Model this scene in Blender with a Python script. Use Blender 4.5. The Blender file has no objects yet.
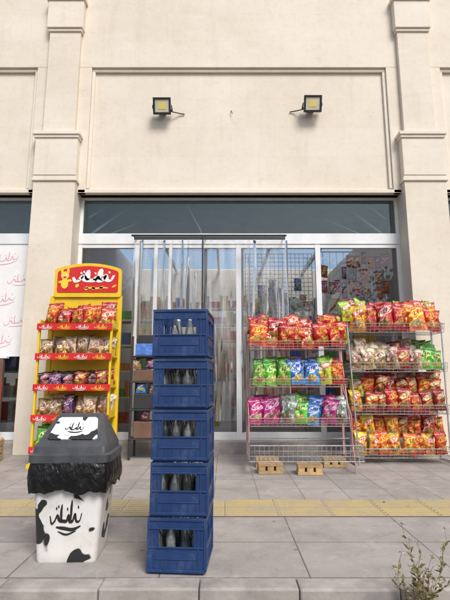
import bpy, bmesh, math, random
from mathutils import Vector, Matrix, noise
random.seed(7)
sc=bpy.context.scene
R=math.radians
# ---------------------------------------------------------------- helpers
def link(o,parent=None):
    sc.collection.objects.link(o)
    if parent: o.parent=parent
    return o
def empty(name,loc=(0,0,0),rz=0):
    o=bpy.data.objects.new(name,None); o.location=loc; o.rotation_euler=(0,0,rz); o.empty_display_size=.1
    return link(o)
class MB:
    def __init__(s): s.v=[];s.f=[];s.m=[]
    def add(s,vs,fs,m=0):
        b=len(s.v); s.v+=[tuple(v) for v in vs]
        for f in fs: s.f.append([b+i for i in f]); s.m.append(m)
    def box(s,x0,x1,y0,y1,z0,z1,m=0,mat=None):
        vs=[Vector((x,y,z)) for z in (z0,z1) for y in (y0,y1) for x in (x0,x1)]
        if mat is not None: vs=[mat@v for v in vs]
        s.add(vs,[(0,2,3,1),(4,5,7,6),(0,1,5,4),(2,6,7,3),(0,4,6,2),(1,3,7,5)],m)
    def rod(s,p,q,r,m=0,n=6,r2=None):
        p=Vector(p);q=Vector(q);d=q-p
        if d.length<1e-6: return
        if r2 is None: r2=r
        d.normalize(); a=d.orthogonal().normalized(); b=d.cross(a)
        vs=[];
        for c,rr in ((p,r),(q,r2)):
            for i in range(n):
                t=2*math.pi*i/n; vs.append(c+(a*math.cos(t)+b*math.sin(t))*rr)
        fs=[(i,(i+1)%n,n+(i+1)%n,n+i) for i in range(n)]+[tuple(range(n-1,-1,-1)),tuple(range(n,2*n))]
        s.add(vs,fs,m)
    def loft(s,secs,m=0,n=5,cap=True):
        rings=[]
        for cx,cy,z,w,d,r in secs:
            pts=[]
            for (sx,sy,a0) in ((1,1,0),(-1,1,90),(-1,-1,180),(1,-1,270)):
                ox=cx+sx*(w/2-r); oy=cy+sy*(d/2-r)
                for k in range(n+1):
                    t=R(a0+90*k/n); pts.append((ox+r*math.cos(t),oy+r*math.sin(t),z))
            rings.append(pts)
        L=len(rings[0]); vs=[p for r_ in rings for p in r_]; fs=[]
        for j in range(len(rings)-1):
            for i in range(L):
                fs.append((j*L+i,j*L+(i+1)%L,(j+1)*L+(i+1)%L,(j+1)*L+i))
        if cap:
            fs.append(tuple(range(L-1,-1,-1))); fs.append(tuple(range((len(rings)-1)*L,len(rings)*L)))
        s.add(vs,fs,m)
    def mesh(s,name,mats,smooth=False):
        me=bpy.data.meshes.new(name); me.from_pydata(s.v,[],s.f)
        for mt in mats: me.materials.append(mt)
        me.polygons.foreach_set('material_index',s.m)
        if smooth: me.polygons.foreach_set('use_smooth',[True]*len(s.f))
        me.update(); return me
    def obj(s,name,mats,parent=None,bevel=0,smooth=False,loc=(0,0,0)):
        if not isinstance(mats,(list,tuple)): mats=[mats]
        o=bpy.data.objects.new(name,s.mesh(name,mats,smooth)); o.location=loc
        link(o,parent)
        if bevel:
            b=o.modifiers.new('b','BEVEL'); b.width=bevel; b.segments=2; b.limit_method='ANGLE'; b.angle_limit=R(40)
        if smooth:
            e=o.modifiers.new('es','EDGE_SPLIT'); e.split_angle=R(45)
        return o
# ---- nodes
def newmat(name):
    m=bpy.data.materials.new(name); m.use_nodes=True; nt=m.node_tree; nt.nodes.clear()
    out=nt.nodes.new('ShaderNodeOutputMaterial'); return m,nt,out
def setin(nt,sock,v):
    if isinstance(v,bpy.types.NodeSocket): nt.links.new(v,sock)
    elif v is not None:
        try:
            if len(v)==3 and sock.type=='RGBA': v=(*v,1)
        except TypeError: pass
        sock.default_value=v
def M(nt,op,a,b=None,c=None):
    n=nt.nodes.new('ShaderNodeMath'); n.operation=op
    setin(nt,n.inputs[0],a)
    if b is not None: setin(nt,n.inputs[1],b)
    if c is not None: setin(nt,n.inputs[2],c)
    return n.outputs[0]
def MIX(nt,f,a,b,mode='MIX'):
    n=nt.nodes.new('ShaderNodeMixRGB'); n.blend_type=mode
    setin(nt,n.inputs[0],f);setin(nt,n.inputs[1],a);setin(nt,n.inputs[2],b); return n.outputs[0]
def NOISE(nt,vec,scale,detail=4,rough=.55,dist=0):
    n=nt.nodes.new('ShaderNodeTexNoise'); 
    if vec is not None: nt.links.new(vec,n.inputs['Vector'])
    n.inputs['Scale'].default_value=scale;n.inputs['Detail'].default_value=detail;n.inputs['Roughness'].default_value=rough;n.inputs['Distortion'].default_value=dist
    return n.outputs[0]
def RAMP(nt,f,lo,hi,a=0.,b=1.):
    n=nt.nodes.new('ShaderNodeMapRange'); setin(nt,n.inputs[0],f)
    n.inputs[1].default_value=lo;n.inputs[2].default_value=hi;n.inputs[3].default_value=a;n.inputs[4].default_value=b
    return n.outputs[0]
def MAP(nt,vec,scale=(1,1,1),loc=(0,0,0)):
    n=nt.nodes.new('ShaderNodeMapping'); nt.links.new(vec,n.inputs[0]); n.inputs['Scale'].default_value=scale; n.inputs['Location'].default_value=loc
    return n.outputs[0]
def POS(nt): return nt.nodes.new('ShaderNodeNewGeometry').outputs['Position']
def OBJC(nt): return nt.nodes.new('ShaderNodeTexCoord').outputs['Object']
def BUMP(nt,h,strength,dist=.01):
    n=nt.nodes.new('ShaderNodeBump'); n.inputs['Strength'].default_value=strength;n.inputs['Distance'].default_value=dist
    nt.links.new(h,n.inputs['Height']); return n.outputs[0]
def PBSDF(nt,out,col,rough=.5,metal=0,normal=None,spec=.5,coat=0):
    b=nt.nodes.new('ShaderNodeBsdfPrincipled')
    setin(nt,b.inputs['Base Color'],col);setin(nt,b.inputs['Roughness'],rough);setin(nt,b.inputs['Metallic'],metal)
    b.inputs['Specular IOR Level'].default_value=spec; b.inputs['Coat Weight'].default_value=coat
    if normal is not None: nt.links.new(normal,b.inputs['Normal'])
    nt.links.new(b.outputs[0],out.inputs[0]); return b
def simple(name,col,rough=.5,metal=0,var=.15,scale=8,bump=0,spec=.5,dirt=0):
    m,nt,out=newmat(name); p=OBJC(nt)
    n=NOISE(nt,p,scale,5,.6)
    k=RAMP(nt,n,.3,.7,1-var,1+var)
    c=MIX(nt,1,col,(1,1,1),'MULTIPLY'); 
    mm=nt.nodes.new('ShaderNodeVectorMath'); mm.operation='SCALE'; nt.links.new(c,mm.inputs[0]); nt.links.new(k,mm.inputs['Scale'])
    c=mm.outputs[0]
    if dirt:
        n2=NOISE(nt,p,scale*.35,6,.7); c=MIX(nt,RAMP(nt,n2,.45,.75,0,dirt),c,(.22,.19,.15))
    nrm=BUMP(nt,NOISE(nt,p,scale*6,3),bump,.005) if bump else None
    PBSDF(nt,out,c,RAMP(nt,n,.3,.7,max(rough-.08,.02),min(rough+.1,1)),metal,nrm,spec); return m
# ---------------------------------------------------------------- materials
def mat_stone(name,base,dark,joint=True):
    m,nt,out=newmat(name); p=POS(nt)
    n1=NOISE(nt,p,1.1,6,.6); n2=NOISE(nt,p,14,5,.7); n3=NOISE(nt,MAP(nt,p,(3,3,.35)),1.6,5,.65)
    n4=NOISE(nt,MAP(nt,p,(1,1,2.0)),2.4,10,.85)
    c=MIX(nt,RAMP(nt,n1,.35,.7),base,dark)
    c=MIX(nt,RAMP(nt,n2,.5,.75,0,.25),c,(.54,.455,.34))
    c=MIX(nt,RAMP(nt,n3,.56,.8,0,.28),c,(.50,.41,.30))
    c=MIX(nt,RAMP(nt,n4,.52,.66,0,.4),c,(.82,.77,.69))
    c=MIX(nt,RAMP(nt,n4,.45,.35,0,.4),c,(.60,.50,.37))
    h=n2
    if joint:
        sx=nt.nodes.new('ShaderNodeSeparateXYZ'); nt.links.new(p,sx.inputs[0])
        cb=nt.nodes.new('ShaderNodeCombineXYZ'); nt.links.new(M(nt,'ADD',sx.outputs[0],sx.outputs[1]),cb.inputs[0]); nt.links.new(sx.outputs[2],cb.inputs[1])
        br=nt.nodes.new('ShaderNodeTexBrick'); br.offset=.5
        nt.links.new(cb.outputs[0],br.inputs[0]); br.inputs['Scale'].default_value=1
        br.inputs['Color1'].default_value=(1,1,1,1);br.inputs['Color2'].default_value=(.97,.955,.94,1);br.inputs['Mortar'].default_value=(.92,.89,.86,1)
        br.inputs['Mortar Size'].default_value=.0026;br.inputs['Mortar Smooth'].default_value=.5
        br.inputs['Brick Width'].default_value=1.13;br.inputs['Row Height'].default_value=.5
        c=MIX(nt,1,c,br.outputs[0],'MULTIPLY')
    PBSDF(nt,out,c,.75,0,BUMP(nt,h,.3,.006),.3); return m
stone=mat_stone('cream_stone',(.76,.70,.60),(.70,.635,.53))
stone2=mat_stone('cream_stone_trim',(.77,.71,.61),(.71,.645,.54),False)
def mat_pave():
    m,nt,out=newmat('pavement_slabs'); p=POS(nt)
    def brick(w,h,loc,c1,c2,mort):
        br=nt.nodes.new('ShaderNodeTexBrick'); br.offset=0.0
        nt.links.new(MAP(nt,p,(1,1,0),loc),br.inputs[0]); br.inputs['Scale'].default_value=1
        br.inputs['Color1'].default_value=(*c1,1);br.inputs['Color2'].default_value=(*c2,1);br.inputs['Mortar'].default_value=(*mort,1)
        br.inputs['Mortar Size'].default_value=.005;br.inputs['Mortar Smooth'].default_value=.2
        br.inputs['Brick Width'].default_value=w;br.inputs['Row Height'].default_value=h
        return br
    b1=brick(.8,.53,(.35,-2.6,0),(.38,.345,.32),(.29,.27,.255),(.13,.115,.10))
    b2=brick(.4,.4,(.1,-4.16,0),(.38,.345,.315),(.31,.285,.265),(.19,.17,.15))
    sx=nt.nodes.new('ShaderNodeSeparateXYZ'); nt.links.new(p,sx.inputs[0])
    far=M(nt,'GREATER_THAN',sx.outputs[1],3.9)
    c=MIX(nt,far,b1.outputs[0],b2.outputs[0])
    n1=NOISE(nt,p,1.7,7,.65);n2=NOISE(nt,p,60,4,.7);n3=NOISE(nt,p,6,7,.7,.5)
    c=MIX(nt,RAMP(nt,n1,.4,.75,0,.6),c,(.21,.19,.175))
    c=MIX(nt,RAMP(nt,n3,.53,.70,0,.6),c,(.46,.43,.40))
    c=MIX(nt,RAMP(nt,n3,.45,.33,0,.5),c,(.21,.18,.155))
    c=MIX(nt,RAMP(nt,n2,.55,.8,0,.5),c,(.15,.135,.12))
    v=nt.nodes.new('ShaderNodeTexVoronoi'); nt.links.new(p,v.inputs[0]); v.inputs['Scale'].default_value=3.1
    c=MIX(nt,RAMP(nt,v.outputs[0],.05,.035,0,.6),c,(.1,.09,.085))
    h=M(nt,'SUBTRACT',n2,M(nt,'MULTIPLY',MIX(nt,far,b1.outputs[1],b2.outputs[1]),2.0))
    PBSDF(nt,out,c,.8,0,BUMP(nt,h,.4,.004),.3); return m
pave=mat_pave()
def mat_tactile():
    m,nt,out=newmat('tactile_paving'); p=POS(nt)
    n1=NOISE(nt,p,3,6,.7);n2=NOISE(nt,p,50,4,.7)
    br=nt.nodes.new('ShaderNodeTexBrick'); br.offset=0; nt.links.new(MAP(nt,p,(1,1,0),(0,-3.67,0)),br.inputs[0]); br.inputs['Scale'].default_value=1
    br.inputs['Color1'].default_value=(.50,.39,.18,1);br.inputs['Color2'].default_value=(.42,.345,.19,1);br.inputs['Mortar'].default_value=(.18,.15,.1,1)
    br.inputs['Mortar Size'].default_value=.004;br.inputs['Brick Width'].default_value=.41;br.inputs['Row Height'].default_value=.245
    c=MIX(nt,RAMP(nt,n1,.38,.66,0,.8),br.outputs[0],(.36,.32,.26)); c=MIX(nt,RAMP(nt,n2,.5,.8,0,.5),c,(.25,.2,.13))
    PBSDF(nt,out,c,.8,0,BUMP(nt,n2,.3,.003),.3); return m
tact=mat_tactile()
asphalt=simple('asphalt',(.075,.07,.065),.9,0,.35,6,.5,dirt=.4)
dirt=simple('soil_ground',(.24,.19,.14),.95,0,.3,.6,.3)
kerbm=simple('kerb_stone',(.36,.325,.30),.8,0,.25,7,.4,dirt=.5)
white=simple('white_aluminium',(.76,.78,.79),.4,0,.06,5,dirt=.15)
darkm=simple('dark_metal',(.03,.03,.035),.45,0,.1)
black=simple('black_plastic',(.018,.018,.02),.45)
chrome=simple('chrome_wire',(.55,.55,.56),.3,.85,.15)
yellow=simple('yellow_paint',(.78,.53,.02),.4,0,.08)
redp=simple('red_print',(.60,.02,.02),.4,0,.08)
whitep=simple('white_print',(.8,.8,.78),.5,0,.04)
pinkp=simple('pink_print',(.75,.35,.42),.5,0,.06)
goldp=simple('gold_print',(.85,.58,.05),.5,0,.06)
blackp=simple('black_print',(.02,.02,.02),.5,0,.04)
greyp=simple('lid_plastic',(.055,.06,.07),.42,0,.2,10,.15,dirt=.3)
wood=simple('raw_wood',(.5,.34,.17),.8,0,.25,14,.3)
plaster=simple('interior_plaster',(.75,.72,.67),.8,0,.08,3)
tilef=simple('interior_floor',(.55,.52,.48),.4,0,.1,2)
brown=simple('brown_board',(.16,.09,.06),.6,0,.3,4)
def mat_blue():
    m,nt,out=newmat('blue_crate_plastic'); p=OBJC(nt); oi=nt.nodes.new('ShaderNodeObjectInfo').outputs['Random']
    n1=NOISE(nt,p,9,6,.7);n2=NOISE(nt,MAP(nt,p,(1,1,.25)),60,5,.75)
    c=MIX(nt,RAMP(nt,n1,.35,.7),(.010,.036,.125),(.014,.050,.17))
    c=MIX(nt,M(nt,'MULTIPLY',oi,.35),c,(.025,.055,.14))
    c=MIX(nt,RAMP(nt,n1,.54,.78,0,.4),c,(.17,.18,.20))
    c=MIX(nt,RAMP(nt,n2,.62,.74,0,.45),c,(.2,.24,.33))
    PBSDF(nt,out,c,RAMP(nt,n1,.3,.7,.33,.6),0,BUMP(nt,n2,.12,.002),.45); return m
blue=mat_blue()
def mat_cow(name,front):
    m,nt,out=newmat(name); p=OBJC(nt)
    n=NOISE(nt,MAP(nt,p,(1,1,.85),(3.3,1.2,.4) if front else (2.1,5.2,3.9)),8.5 if front else 12,1.2,.4,.35)
    spots=RAMP(nt,n,.575 if front else .54,.59 if front else .555)
    if front:
        sx=nt.nodes.new('ShaderNodeSeparateXYZ'); nt.links.new(p,sx.inputs[0])
        dx=M(nt,'DIVIDE',sx.outputs[0],.15); dz=M(nt,'DIVIDE',M(nt,'SUBTRACT',sx.outputs[2],.255),.10)
        d=M(nt,'ADD',M(nt,'MULTIPLY',dx,dx),M(nt,'MULTIPLY',dz,dz))
        spots=M(nt,'MULTIPLY',spots,M(nt,'MAXIMUM',M(nt,'GREATER_THAN',d,1.),M(nt,'GREATER_THAN',sx.outputs[1],-.1)))
    g=NOISE(nt,p,6,6,.75); g2=NOISE(nt,MAP(nt,p,(1,1,.15)),40,4,.7)
    c=MIX(nt,RAMP(nt,g,.46,.75,0,.5),(.76,.75,.72),(.42,.38,.32))
    c=MIX(nt,RAMP(nt,g2,.62,.75,0,.4),c,(.4,.37,.32))
    c=MIX(nt,spots,c,(.025,.025,.027))
    PBSDF(nt,out,c,.42,0,None,.5); return m
cow=mat_cow('cow_print_plastic',True)
cow2=mat_cow('cow_print_flap',False)
def mat_glass(name,tint,k,refl,dust,rt=(1,1,1)):
    m,nt,out=newmat(name)
    t=nt.nodes.new('ShaderNodeBsdfTransparent'); t.inputs[0].default_value=(*tint,1)
    g=nt.nodes.new('ShaderNodeBsdfGlossy'); g.inputs['Roughness'].default_value=.01; g.inputs[0].default_value=(*rt,1)
    p=POS(nt); nb=BUMP(nt,NOISE(nt,p,1.3,2),.03,.05); nt.links.new(nb,g.inputs['Normal'])
    fr=nt.nodes.new('ShaderNodeFresnel'); fr.inputs[0].default_value=1.5
    f=M(nt,'MINIMUM',M(nt,'MULTIPLY_ADD',fr.outputs[0],k,refl),1.0)
    mx=nt.nodes.new('ShaderNodeMixShader'); nt.links.new(f,mx.inputs[0]); nt.links.new(t.outputs[0],mx.inputs[1]); nt.links.new(g.outputs[0],mx.inputs[2])
    d=nt.nodes.new('ShaderNodeBsdfDiffuse'); d.inputs[0].default_value=(.5,.47,.42,1)
    mx2=nt.nodes.new('ShaderNodeMixShader'); nt.links.new(RAMP(nt,NOISE(nt,p,2.5,6,.7),.4,.85,0.0,dust),mx2.inputs[0]); nt.links.new(mx.outputs[0],mx2.inputs[1]); nt.links.new(d.outputs[0],mx2.inputs[2])
    nt.links.new(mx2.outputs[0],out.inputs[0]); return m
glass=mat_glass('window_glass',(.92,.95,.94),1.1,.02,.04)
glassd=mat_glass('tinted_transom_glass',(.80,.93,.94),1.2,.03,.05,(.72,.95,1))
def mat_film(name,dif,opac,gl):
    m,nt,out=newmat(name)
    t=nt.nodes.new('ShaderNodeBsdfTransparent')
    g=nt.nodes.new('ShaderNodeBsdfGlossy'); g.inputs['Roughness'].default_value=.12
    d=nt.nodes.new('ShaderNodeBsdfDiffuse'); d.inputs[0].default_value=(*dif,1)
    a=nt.nodes.new('ShaderNodeMixShader'); setin(nt,a.inputs[0],RAMP(nt,NOISE(nt,MAP(nt,POS(nt),(1,1,.10)),13,5,.65),.42,.68,opac*.3,opac*2.6)); nt.links.new(t.outputs[0],a.inputs[1]);nt.links.new(d.outputs[0],a.inputs[2])
    lw=nt.nodes.new('ShaderNodeFresnel'); lw.inputs[0].default_value=1.5
    b=nt.nodes.new('ShaderNodeMixShader'); nt.links.new(M(nt,'MINIMUM',M(nt,'MULTIPLY',lw.outputs[0],gl),1.),b.inputs[0]); nt.links.new(a.outputs[0],b.inputs[1]);nt.links.new(g.outputs[0],b.inputs[2])
    nt.links.new(b.outputs[0],out.inputs[0]); return m
film=mat_film('clear_pvc_film',(.75,.76,.74),.11,1.1)
bottleg=mat_film('bottle_glass',(.6,.66,.62),.16,2.6)
def mat_liner():
    m,nt,out=newmat('black_bin_liner'); p=OBJC(nt)
    v=nt.nodes.new('ShaderNodeTexVoronoi'); v.feature='DISTANCE_TO_EDGE'
    nn=nt.nodes.new('ShaderNodeTexNoise'); nt.links.new(p,nn.inputs[0]); nn.inputs['Scale'].default_value=9
    va=nt.nodes.new('ShaderNodeVectorMath'); va.operation='MULTIPLY_ADD'; nt.links.new(nn.outputs[1],va.inputs[0]); va.inputs[1].default_value=(.12,.12,.12); nt.links.new(MAP(nt,p,(1,1,.5)),va.inputs[2])
    nt.links.new(va.outputs[0],v.inputs[0]); v.inputs['Scale'].default_value=20
    n=NOISE(nt,MAP(nt,p,(1,1,.3)),20,4,.6,1.)
    h=M(nt,'ADD',M(nt,'MULTIPLY',v.outputs[0],1.1),n)
    PBSDF(nt,out,(.010,.010,.011),.3,0,BUMP(nt,h,.65,.018),.4); return m
blackbag=mat_liner()
# ---------------------------------------------------------------- snack bags
def bagmat(name,A,B,C,D,F=(.75,.45,.1),seed=0,metal=.15):
    m,nt,out=newmat(name)
    uv=nt.nodes.new('ShaderNodeTexCoord').outputs['UV']
    oi=nt.nodes.new('ShaderNodeObjectInfo').outputs['Random']
    sx=nt.nodes.new('ShaderNodeSeparateXYZ'); nt.links.new(uv,sx.inputs[0]); u,v=sx.outputs[0],sx.outputs[1]
    nz=NOISE(nt,MAP(nt,uv,(1,1,1),(seed*3.1,seed*1.7,0)),4,3,.6)
    w=M(nt,'MULTIPLY',M(nt,'SUBTRACT',nz,.5),.25)
    def ell(cx,cy,rx,ry,tilt=0,k=1):
        a=M(nt,'DIVIDE',M(nt,'SUBTRACT',u,cx),rx)
        vv=M(nt,'SUBTRACT',M(nt,'SUBTRACT',v,cy),M(nt,'MULTIPLY',M(nt,'SUBTRACT',u,.5),tilt))
        b=M(nt,'DIVIDE',vv,ry)
        d=M(nt,'ADD',M(nt,'MULTIPLY',a,a),M(nt,'MULTIPLY',b,b))
        return M(nt,'LESS_THAN',M(nt,'ADD',d,M(nt,'MULTIPLY',w,4*k)),1.)
    c=MIX(nt,RAMP(nt,M(nt,'ADD',v,w),.1,.6,.75,0),A,B)
    sw=M(nt,'LESS_THAN',M(nt,'ABSOLUTE',M(nt,'SUBTRACT',M(nt,'ADD',v,M(nt,'MULTIPLY',w,1.5)),M(nt,'MULTIPLY_ADD',u,.5,.2))),.035)
    c=MIX(nt,sw,c,C)
    vo=nt.nodes.new('ShaderNodeTexVoronoi'); nt.links.new(uv,vo.inputs[0]); vo.inputs['Scale'].default_value=9
    fc=MIX(nt,RAMP(nt,vo.outputs[0],.1,.6),F,tuple(x*.35 for x in F))
    c=MIX(nt,ell(.52,.26,.34,.13,.1,1.3),c,fc)
    c=MIX(nt,ell(.5,.66,.40,.13,.25,.5),c,C)
    let=M(nt,'GREATER_THAN',NOISE(nt,MAP(nt,uv,(13,6,1),(seed,0,0)),1,1.5,.5,1.),.48)
    c=MIX(nt,M(nt,'MULTIPLY',let,ell(.5,.66,.36,.10,.25,.3)),c,D)
    sp=M(nt,'MULTIPLY',M(nt,'GREATER_THAN',NOISE(nt,MAP(nt,uv,(26,60,1)),1,0),.53),M(nt,'MULTIPLY',M(nt,'GREATER_THAN',v,.83),M(nt,'LESS_THAN',v,.88)))
    c=MIX(nt,sp,c,(.8,.8,.75))
    c=MIX(nt,M(nt,'MULTIPLY',M(nt,'MAXIMUM',M(nt,'GREATER_THAN',v,.94),M(nt,'LESS_THAN',v,.05)),.5),c,tuple(x*.4 for x in A))
    hs=nt.nodes.new('ShaderNodeHueSaturation'); nt.links.new(c,hs.inputs['Color']); nt.links.new(RAMP(nt,oi,0,1,.68,1.1),hs.inputs['Value']); nt.links.new(RAMP(nt,oi,0,1,.49,.515),hs.inputs['Hue'])
    nb=BUMP(nt,NOISE(nt,MAP(nt,uv,(1,1,1),(seed,seed,0)),6,4,.65,1.6),.75,.015)
    PBSDF(nt,out,hs.outputs[0],.24,metal,nb,.6); return m
BM={
'red':bagmat('bag_red',(.56,.012,.012),(.42,.01,.01),(.72,.36,.03),(.5,.01,.02),(.75,.33,.05),1),
'red2':bagmat('bag_scarlet',(.60,.025,.01),(.58,.08,.01),(.8,.72,.6),(.55,.01,.02),(.78,.42,.08),2),
'orange':bagmat('bag_orange',(.72,.16,.01),(.62,.05,.01),(.8,.7,.1),(.5,.02,.02),(.85,.6,.2),3),
'yellow':bagmat('bag_yellow',(.78,.48,.02),(.72,.2,.02),(.65,.02,.02),(.85,.8,.6),(.8,.5,.2),4),
'green':bagmat('bag_green',(.09,.40,.03),(.2,.5,.04),(.7,.7,.25),(.05,.2,.02),(.8,.7,.2),5),
'lime':bagmat('bag_lime',(.33,.52,.04),(.7,.62,.05),(.65,.05,.03),(.8,.8,.7),(.8,.5,.1),6),
'blue':bagmat('bag_blue',(.02,.17,.55),(.04,.35,.65),(.7,.75,.78),(.02,.1,.5),(.8,.6,.2),7),
'magenta':bagmat('bag_magenta',(.5,.012,.2),(.6,.08,.3),(.75,.6,.65),(.4,.01,.2),(.7,.4,.3),8),
'purple':bagmat('bag_purple',(.1,.02,.16),(.05,.02,.08),(.6,.5,.6),(.3,.03,.2),(.5,.2,.3),9),
'black':bagmat('bag_black',(.03,.02,.025),(.12,.02,.03),(.6,.1,.2),(.75,.7,.6),(.6,.3,.2),10),
'brown':bagmat('bag_brown',(.42,.27,.15),(.24,.12,.05),(.75,.7,.6),(.25,.08,.03),(.6,.35,.12),11),
'cream':bagmat('bag_cream',(.66,.56,.42),(.5,.34,.18),(.4,.08,.04),(.8,.75,.65),(.55,.28,.08),12),
'silver':bagmat('bag_silver',(.5,.5,.5),(.3,.33,.3),(.1,.3,.12),(.8,.8,.8),(.6,.5,.3),13,.5),
'maroon':bagmat('bag_maroon',(.38,.02,.03),(.2,.01,.02),(.66,.36,.05),(.75,.7,.6),(.66,.34,.08),14),
'gold':bagmat('bag_gold',(.6,.42,.14),(.45,.25,.05),(.75,.7,.6),(.35,.05,.03),(.6,.3,.1),15,.4),
}
def bag_mesh(mat,var):
    w,h,t=1.0,1.0,(.46,.54,.4,.5,.6)[var%5]
    nx,ny=16,20; me=bpy.data.meshes.new('snack_bag'); bm=bmesh.new(); uvl=bm.loops.layers.uv.new('UVMap')
    off=Vector((var*5.3,var*2.1,0))
    def P(i,j,side):
        u=i/nx; v=j/ny
        vi=min(max((v-.06)/.88,0),1); 
        th=(max(math.sin(math.pi*u),0)**.55)*(max(math.sin(math.pi*vi),0)**.6)*t/2
        wr=(noise.noise(Vector((u*3.5,v*4,side*3.))+off)*.17+(abs(noise.noise(Vector((u*7,v*5,side*2.))+off))-.2)*.10)*min(th*6,1)
        seam=math.exp(-vi*6)+math.exp(-(1-vi)*6)
        wr+=math.sin(u*34+var*2+v*5)*.035*seam*min(1,th*9)
        x=(u-.5)*w*(1-.14*math.sin(math.pi*vi)+.06*noise.noise(Vector((0,v*3,var))))
        z=v*h+.03*noise.noise(Vector((u*3,var,v)))
        bend=.05*math.sin(v*2.2+var)*.4+ (.16*noise.noise(Vector((u*2.5,var*3,9)))*(v**4))+.08*noise.noise(Vector((var*7,1,2)))*v**5
        return (x,side*(th+wr)+bend,z)
    F=[[bm.verts.new(P(i,j,-1)) for i in range(nx+1)] for j in range(ny+1)]
    B=[[F[j][i] if i in(0,nx) else bm.verts.new(Vector(P(i,j,1))+Vector((0,.004,0))) for i in range(nx+1)] for j in range(ny+1)]
    for j in range(ny):
        for i in range(nx):
            f=bm.faces.new((F[j][i],F[j][i+1],F[j+1][i+1],F[j+1][i])); f.smooth=True
            for l,(a,b) in zip(f.loops,((i,j),(i+1,j),(i+1,j+1),(i,j+1))): l[uvl].uv=(a/nx,b/ny)
            f=bm.faces.new((B[j][i+1],B[j][i],B[j+1][i],B[j+1][i+1])); f.smooth=True
            for l,(a,b) in zip(f.loops,((i+1,j),(i,j),(i,j+1),(i+1,j+1))): l[uvl].uv=(1-a/nx,b/ny)
    bm.to_mesh(me); bm.free(); me.materials.append(mat); return me
_bc={}
cnt=[0]
def bag(parent,x,y,z,w,h,key,tilt=-12,rz=0,ry=0,t=1.):
    var=random.randrange(5); k=(key,var)
    if k not in _bc: _bc[k]=bag_mesh(BM[key],var)
    cnt[0]+=1
    o=bpy.data.objects.new('snack_bag_%d'%cnt[0],_bc[k]); o.location=(x,y,z)
    o.scale=(w,w*t,h); o.rotation_euler=(R(tilt),R(ry),R(rz)); link(o,parent); return o
def bag_row(parent,x0,x1,y,z,keys,w,h,tilt=-14,rows=2,rise=.04,dy=.11,jit=1.):
    n=len(keys); st=(x1-x0)/n
    w*=1.12; h*=1.15
    for r in range(rows):
        for i in range(n):
            x=x0+st*(i+.5)+random.uniform(-.02,.02)*jit+(st*.3*(r%2))
            if x>x1-.03: x=x1-st*.4
            bag(parent,x,y+r*dy+random.uniform(-.02,.02)*jit,z+r*rise+random.uniform(-.01,.02)*jit,
                w*random.uniform(.92,1.1),h*random.uniform(.9,1.08),keys[i],tilt+random.uniform(-9,8)*jit,random.uniform(-28,28)*jit,random.uniform(-10,10)*jit)
# ---------------------------------------------------------------- script strokes (calligraphic ribbons)
def smooth_path(pts,n=7):
    P=[Vector((p[0],p[1],0)) for p in pts]; P=[P[0]*2-P[1]]+P+[P[-1]*2-P[-2]]; out=[]
    for i in range(1,len(P)-2):
        for k in range(n):
            t=k/n; a,b,c,d=P[i-1],P[i],P[i+1],P[i+2]
            out.append(.5*((2*b)+(c-a)*t+(2*a-5*b+4*c-d)*t*t+(3*b-a-3*c+d)*t**3))
    out.append(P[-2]); return out
def ribbons(mb,strokes,fn,wd,m=0):
    for st in strokes:
        ps=smooth_path(st); n=len(ps); top=[];bot=[]
        for i,p in enumerate(ps):
            d=(ps[min(i+1,n-1)]-ps[max(i-1,0)]).normalized(); perp=Vector((-d.y,d.x,0))
            tap=min(1,.45+2.2*min(i,n-1-i)/n)
            nib=Vector((.35,.95,0)); 
            if perp.dot(nib)<0: nib=-nib
            o=(perp*.55+nib*.5)*wd*tap
            top.append(p+o); bot.append(p-o)
        vs=[]
        for a,b in zip(top,bot): vs+= [fn(a.x,a.y),fn(b.x,b.y)]
        mb.add(vs,[(2*i,2*i+1,2*i+3,2*i+2) for i in range(n-1)],m)
def glyph(seed=0):
    r=random.Random(seed); j=lambda:r.uniform(-.05,.05)
    s=[[(1,.62+j()),(.93,.34),(.82,.33+j()),(.77,.56+j()),(.70,.34),(.6,.33),(.55,.5+j()),(.5,.34),(.38,.32+j()),(.26,.36),(.18,.55+j()),(.1,.34),(.0,.3+j()),(-.06,.5)],
       [(.66,.98+j()),(.645,.7),(.64,.36)],[(.33,.9+j()),(.31,.6),(.33,.33)],
       [(.97,.2+j()),(.7,.06),(.42,.05+j()),(.15,.14)],
       [(.86,.76),(.9,.80)],[(.5,.7),(.54,.74)],[(.13,.72),(.17,.76)],[(.2,.78),(.24,.82)]]
    return s
# ================================================================ SETTING
mb=MB(); mb.add([(-400,-400,-.16),(400,-400,-.16),(400,400,-.16),(-400,400,-.16)],[(0,1,2,3)]); mb.obj('ground',dirt)
mb=MB(); mb.add([(-200,-7,-.135),(200,-7,-.135),(200,2.46,-.135),(-200,2.46,-.135)],[(0,1,2,3)]); mb.obj('road',asphalt)
mb=MB(); mb.box(-40,40,2.592,6.9,-.3,0); mb.obj('pavement',pave)
mb=MB()
x=-40.13
while x<40:
    mb.box(x+.002,x+.498,2.455+random.uniform(-.003,.003),2.588,-.3,.005+random.uniform(-.003,.003)); x+=.5
mb.obj('kerb',kerbm,bevel=.01)
mb=MB(); mb.box(-40,40,-7.25,-7.0,-.3,0); mb.obj('kerb',kerbm,bevel=.015)
mb=MB(); mb.add([(-20,3.67,.004),(20,3.67,.004),(20,4.16,.004),(-20,4.16,.004)],[(0,1,2,3)])
for i in range(-22,22):
    for r in range(2):
        for k in range(4):
            yy=3.67+r*.245+.035+k*.058
            mb.box(i*.41+.02,i*.41+.39,yy-.011,yy+.011,.003,.009)
mb.obj('tactile_paving',tact)
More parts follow.
